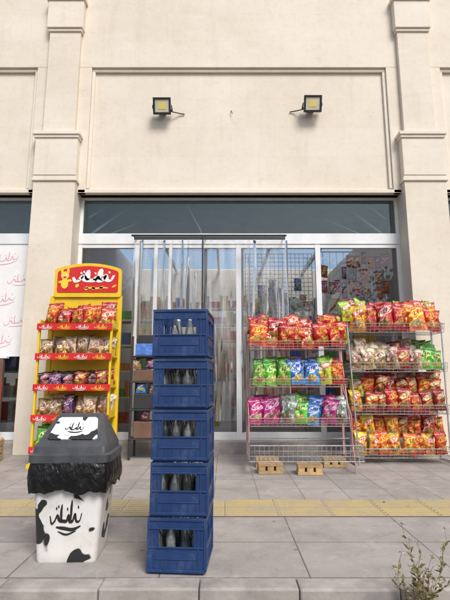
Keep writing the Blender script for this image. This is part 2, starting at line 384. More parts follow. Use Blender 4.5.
# building
bld=empty('shop_building')
mb=MB(); tr=MB()
C=[-2.6+5.65*i for i in range(-2,4)]
for i,c in enumerate(C):
    mb.box(c-.32,c+.32,6.48,7.1,0,4.0)
    tr.box(c-.345,c+.345,6.455,7.0,4.0,4.045); tr.box(c-.33,c+.33,6.47,7.0,4.045,4.09)
    tr.box(c-.325,c+.325,6.46,7.0,4.09,4.70)
    tr.box(c-.345,c+.345,6.44,7.0,4.70,4.745); tr.box(c-.365,c+.365,6.42,7.0,4.745,4.80)
    mb.box(c-.25,c+.25,6.52,7.0,4.80,6.60)
    tr.box(c-.275,c+.275,6.495,7.0,6.60,6.65); tr.box(c-.29,c+.29,6.47,7.0,6.65,7.15)
    tr.box(c-.32,c+.32,6.44,7.0,7.15,7.22)
    mb.box(c-.25,c+.25,6.52,7.0,7.22,9.3)
    if i<len(C)-1:
        a=c+.32;b=C[i+1]-.32
        mb.box(c+.2,C[i+1]-.2,6.68,7.0,3.86,9.3)
        mb.box(c+.1,C[i+1]-.1,6.60,6.679,6.02,9.3)
        mb.box(c+.1,a+.12,6.60,6.679,3.86,6.018); mb.box(b-.12,C[i+1]-.1,6.60,6.679,3.86,6.018)
        tr.box(a+.121,b-.121,6.635,6.679,5.965,6.018); tr.box(a+.121,a+.17,6.635,6.679,3.95,5.963); tr.box(b-.17,b-.121,6.635,6.679,3.95,5.963)
        tr.box(a+.001,b-.001,6.60,6.80,3.86,3.92)
mb.obj('stone_wall',stone,bld,bevel=.006); tr.obj('stone_mouldings',stone2,bld,bevel=.008)
mb=MB(); mb.box(C[0]-.5,C[-1]+.5,6.35,7.1,9.3,9.5); mb.box(C[0]-.4,C[-1]+.4,6.42,7.2,9.5,9.8); mb.obj('cornice',stone2,bld,bevel=.02)
mb=MB(); mb.box(C[0],C[-1],16.2,16.5,0,5); mb.box(C[0]-.3,C[0],7,16.5,0,5); mb.box(C[-1],C[-1]+.3,7,16.5,0,5); mb.obj('outer_walls',stone,bld)
mb=MB(); mb.box(C[0]+.02,C[-1]-.02,7.1,16.1,.0,.10); mb.obj('shop_floor',tilef,bld)
mb=MB(); mb.box(C[0]+.02,C[-1]-.02,7.01,10.15,4.0,4.1); mb.box(C[0]+.02,C[-1]-.02,12.6,16.18,4.0,4.1)  # gap between the slabs is added so sky light brightens the shop
k=C[0]+.5
while k<C[-1]: mb.box(k,k+.06,10.151,12.599,4.0,4.1); k+=1.2
mb.obj('ceiling_with_added_light_gap',plaster,bld)
mb=MB()
# pale rods just inside the transom glazing, standing in for reflected canopy beams
for (xa,ya,za,xb,yb,zb,w_) in ((-2.22,7.05,3.30,-1.72,7.5,3.95,.022),(-2.22,7.05,3.62,-1.95,7.3,3.95,.016),(-1.95,7.05,3.30,-1.55,7.6,3.72,.014),(-.62,7.1,3.85,-.40,7.2,3.45,.014),(-.40,7.2,3.45,-.36,7.2,3.28,.014),
    (2.60,7.05,3.30,2.15,7.5,3.95,.022),(2.28,7.05,3.3,1.75,7.6,3.8,.014),(2.62,7.05,3.6,2.4,7.3,3.95,.016),(-2.25,7.65,3.5,2.7,7.65,3.5,.012)):
    mb.rod((xa,ya,za),(xb,yb,zb),w_,0,6)
mb.obj('reflected_beam_rods',whitep,bld)
mb=MB(); mb.box(-8,8,12.601,12.7,.1,4)
for c in C: mb.box(c-.08,c+.08,7.11,12.6,.1,3.999)
mb.obj('interior_walls',plaster,bld)
mb=MB()
for i in range(len(C)-1):
    a=C[i]+.32;b=C[i+1]-.32; mb.box(a+.001,b-.001,6.60,7.1,-.01,.16)
mb.obj('door_step',kerbm,bld,bevel=.01)
fr=MB(); gl=MB(); gd=MB(); dk=MB()
def vbar(x0,x1,z0=.16,z1=3.10,y0=6.80,y1=6.86): fr.box(x0,x1,y0,y1,z0,z1)
def pane(x0,x1,z0,z1,y=6.83,g=gl): g.add([(x0,y,z0),(x1,y,z0),(x1,y,z1),(x0,y,z1)],[(0,1,2,3)])
for i in range(len(C)-1):
    a=C[i]+.32;b=C[i+1]-.32
    fr.box(a,b,6.79,6.87,3.10,3.27)
    fr.box(a,b,6.80,6.86,3.83,3.86)
    fr.box(a,a+.05,6.80,6.86,3.27,3.83); fr.box(b-.05,b,6.80,6.86,3.27,3.83)
    pane(a+.05,b-.05,3.27,3.83,g=gd)
    if abs(C[i]+2.6)<.1:
        posts=[(a,a+.06),(-1.40,-1.33),(-1.10,-1.04),(-.87,-.82),(.17,.25),(1.40,1.48),(b-.06,b)]
    else:
        posts=[(a,a+.06)]+[(a+(b-a)*k/4-.035,a+(b-a)*k/4+.035) for k in (1,2,3)]+[(b-.06,b)]
    for p0,p1 in posts: vbar(p0,p1)
    for (p0,p1),(q0,q1) in zip(posts[:-1],posts[1:]):
        fr.box(p1,q0,6.805,6.855,.16,.27); fr.box(p1,q0,6.805,6.855,3.04,3.10)
        pane(p1,q0,.27,3.04)
fr.obj('window_frames',white,bld,bevel=.004); gl.obj('window_glass',glass,bld); gd.obj('transom_glass',glassd,bld)
dk.box(-.33,-.28,6.86,6.90,.27,3.04); dk.box(.255,.285,6.79,6.85,.28,3.035)
dk.box(-.46,-.44,6.74,6.80,.95,1.35)
dk.obj('door_stiles',simple('grey_metal',(.13,.13,.14),.4,.5),bld,bevel=.003)
# clear plastic door curtain
cur=empty('plastic_door_curtain')
mb=MB(); mb.rod((-1.40,6.52,3.15),(.92,6.52,3.15),.016,0,8)
for xx in (-1.38,-.3,.9): mb.rod((xx,6.52,3.15),(xx,6.80,3.18),.009)
mb.box(-1.36,.90,6.512,6.528,3.085,3.13); mb.rod((-.33,6.50,3.15),(-.33,6.50,.25),.012,0,8); mb.obj('rod',darkm,cur)
mb=MB()
for k in range(4):
    x0=-1.36+k*.565; n=40; L=[]; zb=.45+random.uniform(-.08,.05)
    for j in range(n+1):
        t=j/n; L.append((x0+t*.60,6.53+.012*(k%2)+.018*noise.noise(Vector((t*5,k*3,0)))*2,0))
    vs=[];rowsn=14
    for r in range(rowsn+1):
        z=3.08+(zb-3.08)*r/rowsn; q_=r/rowsn
        for q in L: vs.append((q[0]+.03*q_*noise.noise(Vector((r*.4,k,0))),q[1]+(.09*noise.noise(Vector((q[0]*9,r*.2,k*2)))+.018*math.sin(q[0]*37+k))*min(1,q_*2+.3),z))
    mb.add(vs,[(r*(n+1)+j,r*(n+1)+j+1,(r+1)*(n+1)+j+1,(r+1)*(n+1)+j) for r in range(rowsn) for j in range(n)])
o=mb.obj('clear_strips',film,cur); [setattr(p,'use_smooth',True) for p in o.data.polygons]
# posters on left bay window
pr=empty('window_poster')
mb=MB(); mb.box(-5.2,-3.0,6.765,6.785,1.36,3.05,0)
for r in range(5):
    for k in range(3):
        ox=-5.1+k*.75+(.3 if r%2 else 0); oz=1.45+r*.32
        ribbons(mb,glyph(r*3+k),lambda a,b,ox=ox,oz=oz:(ox+a*.42,6.762,oz+b*.2+a*.06),.022,1)
mb.obj('poster_sheet',[whitep,pinkp],pr)
lb=empty('display_board'); mb=MB(); mb.box(-5.2,-3.25,6.70,6.76,.17,1.33,0); mb.box(-5.2,-3.2,6.69,6.765,1.3305,1.358,1)
for k in range(7): mb.box(-5.1+k*.28,-4.92+k*.28,6.695,6.6999,.4+.1*(k%3),1.0+.06*(k%2),2)
mb.obj('board',[brown,white,simple('dark_red',(.25,.04,.03),.5)],lb)
# interior goods
colsm=[simple('goods_%d'%i,c,.5,0,.35,25) for i,c in enumerate([(.6,.04,.03),(.75,.48,.04),(.08,.2,.6),(.75,.75,.72),(.1,.45,.1),(.6,.22,.06),(.6,.08,.35)])]
sh=empty('interior_shelving'); mb=MB()
for (sx0,sx1,sy,nl) in ((-2.2,-1.0,7.5,5),(.42,1.35,7.7,5),(1.55,2.65,7.5,5),(-7.5,-3.2,8.0,6),(3.6,8,8.0,6),(-2.2,2.6,11.6,7)):
    for lv in range(nl):
        z=.3+lv*.42; mb.box(sx0,sx1,sy,sy+.4,z,z+.03,7)
        x=sx0+.03
        while x<sx1-.15:
            w=random.uniform(.05,.14); h=random.uniform(.12,.33); m_=random.randrange(7)
            for rp in range(random.choice((1,2,3))):
                if x>sx1-.15: break
                mb.box(x,x+w-.008,sy+.02+random.random()*.04,sy+.3,z+.031,z+.03+h,m_); x+=w
    top=.3+(nl-1)*.42+.4
    mb.box(sx0-.03,sx0-.001,sy,sy+.4,.1,top,7); mb.box(sx1+.001,sx1+.03,sy,sy+.4,.1,top,7)
mb.obj('shelves_and_goods',colsm+[white],sh)
ct=empty('shop_counter'); mb=MB(); mb.box(-.75,.1,7.3,7.8,.1,1.0,0); mb.box(-.8,.15,7.25,7.85,1.0,1.05,1); mb.box(-.7,-.36,7.35,7.7,1.051,1.75,0); mb.box(-.67,-.39,7.34,7.349,1.1,1.7,2); mb.box(-.2,.05,7.35,7.7,1.051,1.4,3); mb.box(-.55,-.1,7.28,7.299,.3,.85,4)
mb.obj('counter_body',[white,darkm,colsm[2],colsm[5],colsm[1]],ct,bevel=.01)
gp=empty('wire_grid_panel'); mb=MB()
for k in range(17): mb.rod((.32+k*.066,6.98,2.0),(.32+k*.066,6.98,3.0),.0055,0,5)
for k in range(16): mb.rod((.32,6.975,2.0+k*.066),(1.376,6.975,2.0+k*.066),.0055,0,5)
mb.obj('grid_wires',whitep,gp)
for k in range(16):
    bag(gp,.42+random.random()*.85,6.93,1.7+random.random()*.8,.12,.2,random.choice(['silver','cream','blue','silver']),0)
hg=empty('hanging_goods'); mb=MB()
mb.rod((1.5,7.0,3.03),(2.6,7.0,3.03),.01,0)
for k in range(10):
    x=1.56+k*.108; mb.rod((x,7.0,3.03),(x,7.0,1.75),.004,0,5)
mb.obj('hanging_strips',whitep,hg)
for k in range(10):
    z=1.75
    while z<2.85:
        if random.random()<.72: bag(hg,1.56+k*.108+random.uniform(-.01,.01),6.98,z,.11*random.uniform(.8,1.3),.2,random.choice(['red','red2','maroon','orange','black','purple','magenta','brown']),0,random.uniform(-25,25),random.uniform(-6,6),.7)
        z+=random.uniform(.2,.34)
# ================================================================ floodlights
chip=simple('led_chip',(.8,.68,.2),.4,0,.03); refl=simple('reflector',(.78,.76,.62),.25,.3,.05)
def flood(x,z,cable):
    e=empty('wall_floodlight',(x,6.50,z)); mb=MB()
    T=Matrix.Rotation(R(20),4,'X')
    mb.box(-.135,.135,-.02,.03,-.12,.12,0,T)
    for k in range(9): mb.box(-.11+k*.025,-.10+k*.025,.03,.055,-.09,.09,0,T)
    for a in ((-.14,.14,-.035,-.0201,.095,.125),(-.14,.14,-.035,-.0201,-.125,-.095),(-.14,-.11,-.035,-.0201,-.0949,.0949),(.11,.14,-.035,-.0201,-.0949,.0949)): mb.box(*a,0,T)
    mb.box(-.1095,.1095,-.024,-.0202,-.0945,.0945,1,T)
    mb.box(-.06,.06,-.028,-.0241,-.05,.05,2,T)
    mb.box(-.155,-.143,-.01,.10,-.02,.02,0);mb.box(.143,.155,-.01,.10,-.02,.02,0);mb.box(-.155,.155,.10,.11,-.02,.02,0)
    mb.box(-.05,.05,.111,.175,-.03,.03,0)
    mb.obj('lamp_body',[black,refl,chip],e,bevel=.003)
    mb=MB(); s=cable; pts=[(0,.05,-.02),(s*.18,.1,-.04),(s*.26,.15,-.03),(s*.34,.165,-.035)]
    for p,q in zip(pts[:-1],pts[1:]): mb.rod(p,q,.009)
    mb.obj('cable',black,e)
flood(-.99,5.26,1); flood(1.38,5.30,-1)
e=empty('wall_cable_hook'); mb=MB(); mb.rod((.10,6.68,5.30),(.10,6.64,5.27),.006); mb.rod((.10,6.64,5.27),(.12,6.64,5.22),.005); mb.obj('hook',black,e)
# ================================================================ crates
CW,CD,CH=.312,.40,.287
def crate_mesh():
    mb=MB(); w=CW/2;d=CD/2
    def side(fn,L,wins):
        fn(-L,L,-.010,0,.012,.135)
        xs=[-L]+[q for ww in wins for q in ww]+[L]
        for k in range(0,len(xs),2): fn(xs[k],xs[k+1],-.010,0,.1351,.226)
        fn(-L,L,-.010,0,.2261,.268)
        fn(-L-.004,L+.004,-.012,.006,.2681,.284)
        fn(-L-.001,L+.001,.0003,.006,.13,.139)
        fn(-L-.001,L+.001,.0003,.006,.226,.233)
        fn(-L-.001,L+.001,.0003,.007,.012,.026)
        for s in (-1,1):
            fn(s*L-.006 if s>0 else -L-.002,L+.002 if s>0 else -L+.006,.0003,.0062,.0261,.2679)
            fn(min(s*(L-.04),s*(L-.034)),max(s*(L-.04),s*(L-.034)),.0003,.0055,.0261,.1299)
            fn(min(s*(L-.04),s*(L-.034)),max(s*(L-.04),s*(L-.034)),.0003,.0055,.1391,.2259)
            fn(min(s*(L-.021),s*(L-.017)),max(s*(L-.021),s*(L-.017)),.0003,.0045,.1391,.2259)
        for ww in wins:
            for q in ww: fn(q-.003,q+.003,.0003,.006,.1391,.2259)
        fn(-L+.045,L-.045,.0003,.004,.074,.079)
        k=-L+.07
        while k<L-.06: fn(k,k+.003,.0003,.003,.0261,.0739); k+=.045
    def F(a0,a1,o0,o1,z0,z1): mb.box(a0,a1,-d-o1,-d-o0,z0,z1)
    def Bk(a0,a1,o0,o1,z0,z1): mb.box(a0,a1,d+o0,d+o1,z0,z1)
    def Rt(a0,a1,o0,o1,z0,z1): mb.box(w+o0,w+o1,a0,a1,z0,z1)
    def Lf(a0,a1,o0,o1,z0,z1): mb.box(-w-o1,-w-o0,a0,a1,z0,z1)
    side(F,w,[(-.098,.098)]); side(Bk,w,[(-.098,.098)])
    side(Rt,d-.0102,[(-.14,-.02),(.02,.14)]); side(Lf,d-.0102,[(-.14,-.02),(.02,.14)])
    mb.box(-w+.008,w-.008,-d+.008,d-.008,0,.0118)
    for k in (-1,0,1): mb.box(k*.075-.002,k*.075+.002,-d+.0105,d-.0105,.0119,.11)
    for k in (-1.5,-.5,.5,1.5): mb.box(-w+.0105,w-.0105,k*.078-.002,k*.078+.002,.0119,.1095)
    return mb.mesh('plastic_crate',[blue])
cm=crate_mesh()
def bottle_mesh():
    mb=MB(); prof=[(.0,.003),(.028,.003),(.030,.012),(.030,.10),(.027,.125),(.029,.14),(.022,.175),(.0135,.205),(.0125,.235),(.015,.237),(.015,.248),(.012,.25)]
    n=12; vs=[];fs=[]
    for r,z in prof:
        for i in range(n): vs.append((r*math.cos(2*math.pi*i/n),r*math.sin(2*math.pi*i/n),z))
    for j in range(len(prof)-1):
        for i in range(n): fs.append((j*n+i,j*n+(i+1)%n,(j+1)*n+(i+1)%n,(j+1)*n+i))
    mb.add(vs,fs); 
    return mb.mesh('glass_bottle',[bottleg],True)
bmh=bottle_mesh()
for k in range(5):
    o=bpy.data.objects.new('bottle_crate',cm); o.location=(-.245+random.uniform(-.005,.005),2.83+random.uniform(-.005,.005),.001+k*CH); o.rotation_euler=(0,0,R(-3.6+random.uniform(-1.1,1.1))); link(o)
    b=o.modifiers.new('b','BEVEL'); b.width=.0022; b.segments=2; b.limit_method='ANGLE'
    for i in range(4):
        for j in range(5):
            if k==4 and (random.random()<.8): continue
            if random.random()<.15: continue
            q=bpy.data.objects.new('bottle_%d'%(i*5+j),bmh); q.location=((i-1.5)*.072,(j-2)*.076,.012); q.rotation_euler=(random.uniform(-.05,.05),random.uniform(-.06,.06),random.random()*6); link(q,o)
# ================================================================ bin
bn=empty('swing_lid_bin',(-.915,2.945,0),R(2))
mb=MB()
mb.loft([(0,0,0,.335,.29,.03),(0,0,.012,.345,.30,.035),(0,0,.05,.349,.304,.035),(0,0,.30,.385,.335,.035),(0,0,.55,.42,.365,.035)]); mb.obj('body',cow,bn,smooth=True)
def frontfn(ox,oz,sx,sz):
    def f(a,b):
        z=oz+b*sz; y=-(.152+(.1825-.152)*(z-.05)/.5)-.0022; return (ox+a*sx,y,z)
    return f
mb=MB()
ribbons(mb,glyph(3),frontfn(-.085,.17,.17,.17),.055)
ribbons(mb,[[(.1,.0),(.5,-.12),(.95,.02)]],frontfn(-.06,.17,.12,.14),.04)
mb.obj('front_lettering',blackp,bn)
mb=MB(); n=120; rows=14; vs=[];fs=[]
def rr(t,w,d,p=6):
    c,s=math.cos(t),math.sin(t); k=(abs(c)**p+abs(s)**p)**(-1/p); return c*k*w/2,s*k*d/2
for j in range(rows):
    f=j/(rows-1)
    for i in range(n):
        t=2*math.pi*i/n; cx,cy=math.cos(t),math.sin(t)
        hem=.392+.03*noise.noise(Vector((cx*2.5,cy*2.5,0)))+.012*noise.noise(Vector((cx*9,cy*9,3)))
        z=.572+(hem-.572)*f
        x,y=rr(t,.462+.028*math.sin(f*3.0),.405+.028*math.sin(f*3.0))
        k=1+.05*f*noise.noise(Vector((cx*6,cy*6,f*1.5)))*1.6+.045*f*(abs(noise.noise(Vector((cx*14,cy*14,f*2.2))))-.15)+.02*(abs(noise.noise(Vector((cx*25,cy*25,f*7))))-.1)
        vs.append((x*k,y*k,z))
for j in range(rows-1):
    for i in range(n): fs.append((j*n+i,j*n+(i+1)%n,(j+1)*n+(i+1)%n,(j+1)*n+i))
mb.add(vs,fs); o=mb.obj('bin_liner',blackbag,bn); [setattr(p,'use_smooth',True) for p in o.data.polygons]
so=o.modifiers.new('s','SOLIDIFY'); so.thickness=.002
mb=MB()
mb.loft([(0,0,.545,.45,.395,.045),(0,0,.552,.478,.42,.05),(0,0,.594,.478,.42,.05),(0,0,.600,.465,.405,.05),(0,0,.604,.445,.385,.045),(0,0,.64,.435,.375,.045),(0,.01,.655,.415,.35,.04),(0,.05,.795,.30,.125,.03),(0,.05,.812,.27,.095,.03)])
mb.obj('hood',greyp,bn,smooth=True)
P0=Vector((0,-.165,.655));P1=Vector((0,-.0125,.795)); up=(P1-P0).normalized(); nr=Vector((0,up.z*-1,up.y)); 
def flapfn(off):
    def f(a,b):
        hw=.150+(.118-.150)*b
        p=P0.lerp(P1,.12+b*.84)+nr*off; return (a*2*hw,p.y,p.z)
    return f
mb=MB(); f0=flapfn(.0);f1=flapfn(.010)
pts=[(-.5,.06),(-.44,0),(.44,0),(.5,.06),(.5,.94),(.44,1),(-.44,1),(-.5,.94)]
vs=[f0(*p) for p in pts]+[f1(*p) for p in pts]
mb.add(vs,[tuple(range(8,16))]+[(i,(i+1)%8,8+(i+1)%8,8+i) for i in range(8)])
mb.obj('swing_flap',cow2,bn,bevel=.003)
mb=MB(); f2=flapfn(.0125)
mb.add([f2(.29*math.cos(t*math.pi/12),.5+.38*math.sin(t*math.pi/12)) for t in range(24)],[tuple(range(24))],1)
f3=flapfn(.0145)
ribbons(mb,glyph(4),lambda a,b:f3(-.2+a*.4,.25+b*.5),.05)
mb.obj('flap_lettering',[blackp,whitep],bn)
# ================================================================ wire racks
def basket(mb,x0,x1,y0,y1,z,fh,m=0,step=.05,r=.0023,bh=.05):
    mb.rod((x0,y0,z),(x1,y0,z),r*1.6,m);mb.rod((x0,y1,z),(x1,y1,z),r*1.6,m)
    mb.rod((x0,y0-.03,z+fh),(x1,y0-.03,z+fh),r*2.0,m);mb.rod((x0,y1,z+fh),(x1,y1,z+fh),r*1.6,m)
    for hh in (.33,.66): mb.rod((x0,y0-.03*hh,z+fh*hh),(x1,y0-.03*hh,z+fh*hh),r,m)
    for xx in (x0,x1):
        mb.rod((xx,y0-.03,z+fh),(xx,y1,z+fh),r*2,m); mb.rod((xx,y0,z),(xx,y1,z),r*1.6,m); mb.rod((xx,y0-.015,z+fh/2),(xx,y1,z+fh/2),r,m)
        k=y0
        while k<=y1+.001: mb.rod((xx,k-(.03*(1-(k-y0)/(y1-y0))),z+fh),(xx,k,z),r,m,5); k+=step
    n=int((x1-x0)/step)
    for i in range(n+1):
        xx=x0+(x1-x0)*i/n; mb.rod((xx,y0-.03,z+fh),(xx,y0,z),r,m,5); mb.rod((xx,y0,z),(xx,y1,z),r,m,5)
mr=empty('snack_display_rack')
mb=MB(); X0,X1=.29,1.42
for xx in (X0-.02,X1+.02):
    mb.rod((xx,5.72,.12),(xx,5.72,1.62),.013,0,8); mb.rod((xx,5.30,.125),(xx,5.74,.125),.012,0,8); mb.rod((xx,5.32,.12),(xx,5.32,.62),.010,0,8); mb.rod((xx,5.32,.62),(xx,5.70,1.0),.007,0,8)
mb.rod((X0,5.74,1.55),(X1,5.74,1.55),.01,0,8)
mb.rod((X1+.035,5.26,0),(X1-.02,5.60,1.6),.009,0,8)
basket(mb,X0,X1,5.36,5.70,1.38,.09,0); basket(mb,X0,X1,5.34,5.70,.94,.09,0); basket(mb,X0,X1,5.32,5.70,.50,.09,0)
basket(mb,X0-.02,X1+.09,5.12,5.70,.15,.17,1,.05,.0034)
mb.obj('rack_frame',[simple('rose_wire',(.55,.33,.31),.4,.4,.15),chrome],mr,smooth=True)
bag_row(mr,X0+.02,X1-.01,5.44,1.40,['red','red2','red','red','red2','red','red'],.20,.27,-16,2,.06,.11,1.4)
for k in range(7): bag(mr,X0+.08+k*.165,5.60,1.56+random.uniform(-.03,.05),.2,.26,random.choice(['red','red2','red']),-22,random.uniform(-35,35),random.uniform(-25,25))
bag_row(mr,X0+.02,X1-.01,5.42,.955,['green','green','green','blue','blue','lime','red'],.17,.26,-14,2,.05,.11)
bag_row(mr,X0+.02,X1-.01,5.40,.515,['magenta','magenta','silver','green','blue','magenta','silver'],.17,.25,-14,2,.05,.11)
def woodblock(x,y,rz):
    e=empty('wood_block',(x,y,0),R(rz)); mb=MB()
    mb.box(-.135,.135,-.09,.09,.002,.032); mb.box(-.135,.135,-.09,.09,.082,.112)
    for k in (-1,0,1): mb.box(k*.095-.035,k*.095+.035,-.085,.085,.0322,.0818)
    mb.obj('planks',wood,e,bevel=.003)
woodblock(.50,5.32,3); woodblock(.93,5.25,-2); woodblock(.5,5.68,0); woodblock(1.3,5.68,0)
rk=empty('snack_display_rack'); mb=MB(); X0,X1=1.60,2.80
for xx in (X0-.02,X1+.02):
    mb.rod((xx,6.18,0),(xx,6.18,2.05),.014,0,8); mb.rod((xx,5.70,.02),(xx,6.2,.02),.013,0,8)
mb.rod((X0+.03,5.74,0),(X0-.03,5.80,1.75),.010,0,8);mb.rod((X1-.06,5.74,0),(X1-.02,5.80,1.75),.010,0,8)
for z in (1.62,1.12,.60,.08): basket(mb,X0,X1,5.78,6.16,z,.11,0,.05,.0023)
mb.obj('rack_frame',chrome,rk,smooth=True)
bag_row(rk,X0+.02,X1,5.88,1.64,['yellow','red','red2','red','orange','red'],.21,.32,-14,2,.05,.12,1.3)
for k in range(7): bag(rk,X0+.08+k*.18,6.06,1.83+random.uniform(-.03,.04),.22,.27,random.choice(['red','orange','lime','red2']),-20,random.uniform(-30,30),random.uniform(-20,20))
bag(rk,X0+.02,5.9,1.78,.19,.27,'lime',-10,20,-8); bag(rk,X0-.02,5.95,1.62,.19,.25,'yellow',-10,40,-10); bag(rk,X0-.03,5.92,1.48,.19,.25,'lime',-10,30,-14)
bag_row(rk,X0+.02,X1,5.87,1.14,['cream','cream','brown','cream','maroon','cream','green','green'],.165,.25,-12,3,.06,.10)
bag_row(rk,X0+.02,X1,5.86,.62,['yellow','maroon','maroon','red','maroon','red','maroon','maroon'],.165,.23,-12,1)
bag_row(rk,X0+.02,X1,5.98,.82,['lime','red','maroon','red2','maroon','maroon','red','maroon'],.165,.23,-12,2,.05,.09)
bag_row(rk,X0+.02,X1,5.86,.10,['yellow','yellow','red','yellow','orange','red','yellow','red'],.165,.24,-12,1)
bag_row(rk,X0+.02,X1,5.98,.29,['red','yellow','red','orange','maroon','red','red2','orange'],.165,.24,-12,2,.05,.09)
# left stand
lr=empty('yellow_snack_stand'); mb=MB()
for xx in (-2.29,-1.40):
    mb.box(xx-.03,xx+.03,5.92,5.97,0,2.12,0); mb.box(xx-.02,xx+.02,5.5,5.9199,0,.05,0)
    mb.box(xx-.012,xx+.012,5.56,5.60,.0501,1.66,0)
mb.box(-2.259,-1.431,5.93,5.96,.1,2.1,0)
ZS=[1.66,1.295,.925,.565,.2]
for z in ZS:
    mb.box(-2.275,-1.415,5.56,5.925,z-.012,z,0)
    mb.box(-2.31,-1.385,5.535,5.556,z-.035,z+.045,1)
    for k in range(4): ribbons(mb,glyph(k),lambda a,b,k=k,z=z:(-2.27+k*.225+a*.15,5.532,z-.028+b*.062),.05,3 if k%2 else 2)
    for xx in (-2.30,-1.40): mb.box(xx-.006,xx+.006,5.605,5.915,z+.001,z+.10,0)
mb.obj('stand_frame',[yellow,redp,whitep,goldp],lr,bevel=.003)
def signshape(x0,x1,z0,z1,arch,y0,y1,mb,m):
    n=20; pts=[(x0+.02,z0),(x1-.02,z0),(x1,z0+.02),(x1,z1-arch-.02)]
    for k in range(n+1):
        t=k/n; x=x1-.015-(x1-x0-.03)*t; pts.append((x,z1-arch+arch*math.sin(math.pi*t)**.8))
    pts+=[(x0,z1-arch-.02),(x0,z0+.02)]
    L=len(pts); vs=[(x,y0,z) for x,z in pts]+[(x,y1,z) for x,z in pts]
    mb.add(vs,[tuple(range(L)),tuple(range(2*L-1,L-1,-1))]+[(i,L+i,L+(i+1)%L,(i+1)%L) for i in range(L)],m)
mb=MB(); signshape(-2.27,-1.38,2.10,2.56,.08,5.90,5.94,mb,0); signshape(-2.23,-1.42,2.16,2.52,.07,5.894,5.899,mb,1)
sg=glyph(11)
ribbons(mb,sg[:3],lambda a,b:(-1.99+a*.51,5.890,2.245+b*.24),.10,2)
ribbons(mb,sg[4:],lambda a,b:(-1.99+a*.51,5.8895,2.245+b*.24),.07,2)
ribbons(mb,[[(0,0),(.25,.06),(.5,.0),(.75,.08),(1,.03)],[(.1,-.2),(.1,.2)],[(.4,-.15),(.38,.18)],[(.7,-.1),(.72,.25)],[(-.3,.1),(-.28,.5)],[(1.2,.1),(1.3,.4)]],lambda a,b:(-1.87+a*.32,5.889,2.215+b*.12),.10,3)
def disc(cx,cz,rx,rz,y,m,n=18): mb.add([(cx+rx*math.cos(2*math.pi*t/n),y,cz+rz*math.sin(2*math.pi*t/n)) for t in range(n)],[tuple(range(n))],m)
disc(-2.13,2.39,.055,.055,5.888,3); disc(-2.13,2.28,.05,.07,5.8875,3); disc(-2.17,2.45,.018,.04,5.887,3); disc(-2.09,2.45,.018,.04,5.887,3)
disc(-2.185,2.30,.03,.018,5.8865,3); disc(-2.07,2.32,.035,.018,5.8865,3); disc(-2.15,2.395,.010,.014,5.885,2); disc(-2.11,2.395,.010,.014,5.885,2); disc(-2.13,2.365,.022,.010,5.885,1)
mb.obj('header_sign',[yellow,redp,whitep,goldp],lr)
bag_row(lr,-2.27,-1.42,5.63,ZS[0]+.01,['red','red2','red','red','red2'],.17,.23,-12,2,.04,.12)
bag_row(lr,-2.27,-1.42,5.63,ZS[1]+.01,['brown','gold','cream','brown','cream','gold'],.155,.21,-12,2,.03,.12)
bag_row(lr,-2.27,-1.42,5.63,ZS[2]+.01,['black','purple','black','maroon','black','maroon'],.15,.17,-14,2,.02,.12)
bag_row(lr,-2.27,-1.42,5.63,ZS[3]+.01,['gold','brown','purple','gold','cream','cream'],.155,.22,-12,2,.03,.12)
bag_row(lr,-2.27,-1.42,5.63,ZS[4]+.01,['green','brown','lime','gold','brown'],.165,.22,-12,2,.03,.12)
ut=empty('storage_shelf'); mb=MB()
for xx in (-1.24,-.80):
    for yy in (6.10,6.44): mb.box(xx-.015,xx+.015,yy-.015,yy+.015,0,1.6,0)
for z in (.25,.62,.98,1.32): mb.box(-1.26,-.78,6.08,6.46,z,z+.02,0)
mb.box(-1.2,-.84,6.1,6.4,1.341,1.50,1); mb.box(-1.22,-.9,6.1,6.4,1.001,1.15,2); mb.box(-1.2,-.85,6.1,6.4,.641,.84,3); mb.box(-1.2,-.95,6.1,6.4,.271,.48,2)
mb.box(-1.18,-.86,6.12,6.38,1.501,1.62,0)
mb.obj('shelf_and_boxes',[darkm,colsm[2],brown,darkm],ut,bevel=.008)
for k in range(6): bag(ut,-1.18+.06*k,6.12,[1.16,.85,.49][k%3],.14,.16,random.choice(['black','purple','blue','brown']),-20,random.uniform(-30,30))
fd=empty('fruit_crate',(-3.15,5.9,0),R(8)); mb=MB()
for z in (.0,.09,.18): mb.box(-.3,.3,-.2,-.185,z+.01,z+.08,0); mb.box(-.3,.3,.185,.2,z+.01,z+.08,0); mb.box(-.3,-.285,-.184,.184,z+.01,z+.08,0); mb.box(.285,.3,-.184,.184,z+.01,z+.08,0)
for sx in (-.28,.28):
    for sy in (-.18,.18): mb.box(sx-.015,sx+.015,sy-.004,sy+.004,0,.28,0)
mb.box(-.28,.28,-.18,.18,.005,.015,0)
for k in range(55):
    x,y=random.uniform(-.25,.25),random.uniform(-.15,.15); r=.04; z=.22+random.random()*.06
    rr_=[(x,y,z+r*math.cos(a),2*r*max(math.sin(a),.05),2*r*max(math.sin(a),.05),r*max(math.sin(a),.05)*.99) for a in (3.1,2.5,1.9,1.2,.6,.05)]
    mb.loft(rr_,1+(k%3==0),3)
mb.obj('crate_and_fruit',[wood,colsm[0],colsm[4]],fd,smooth=True)
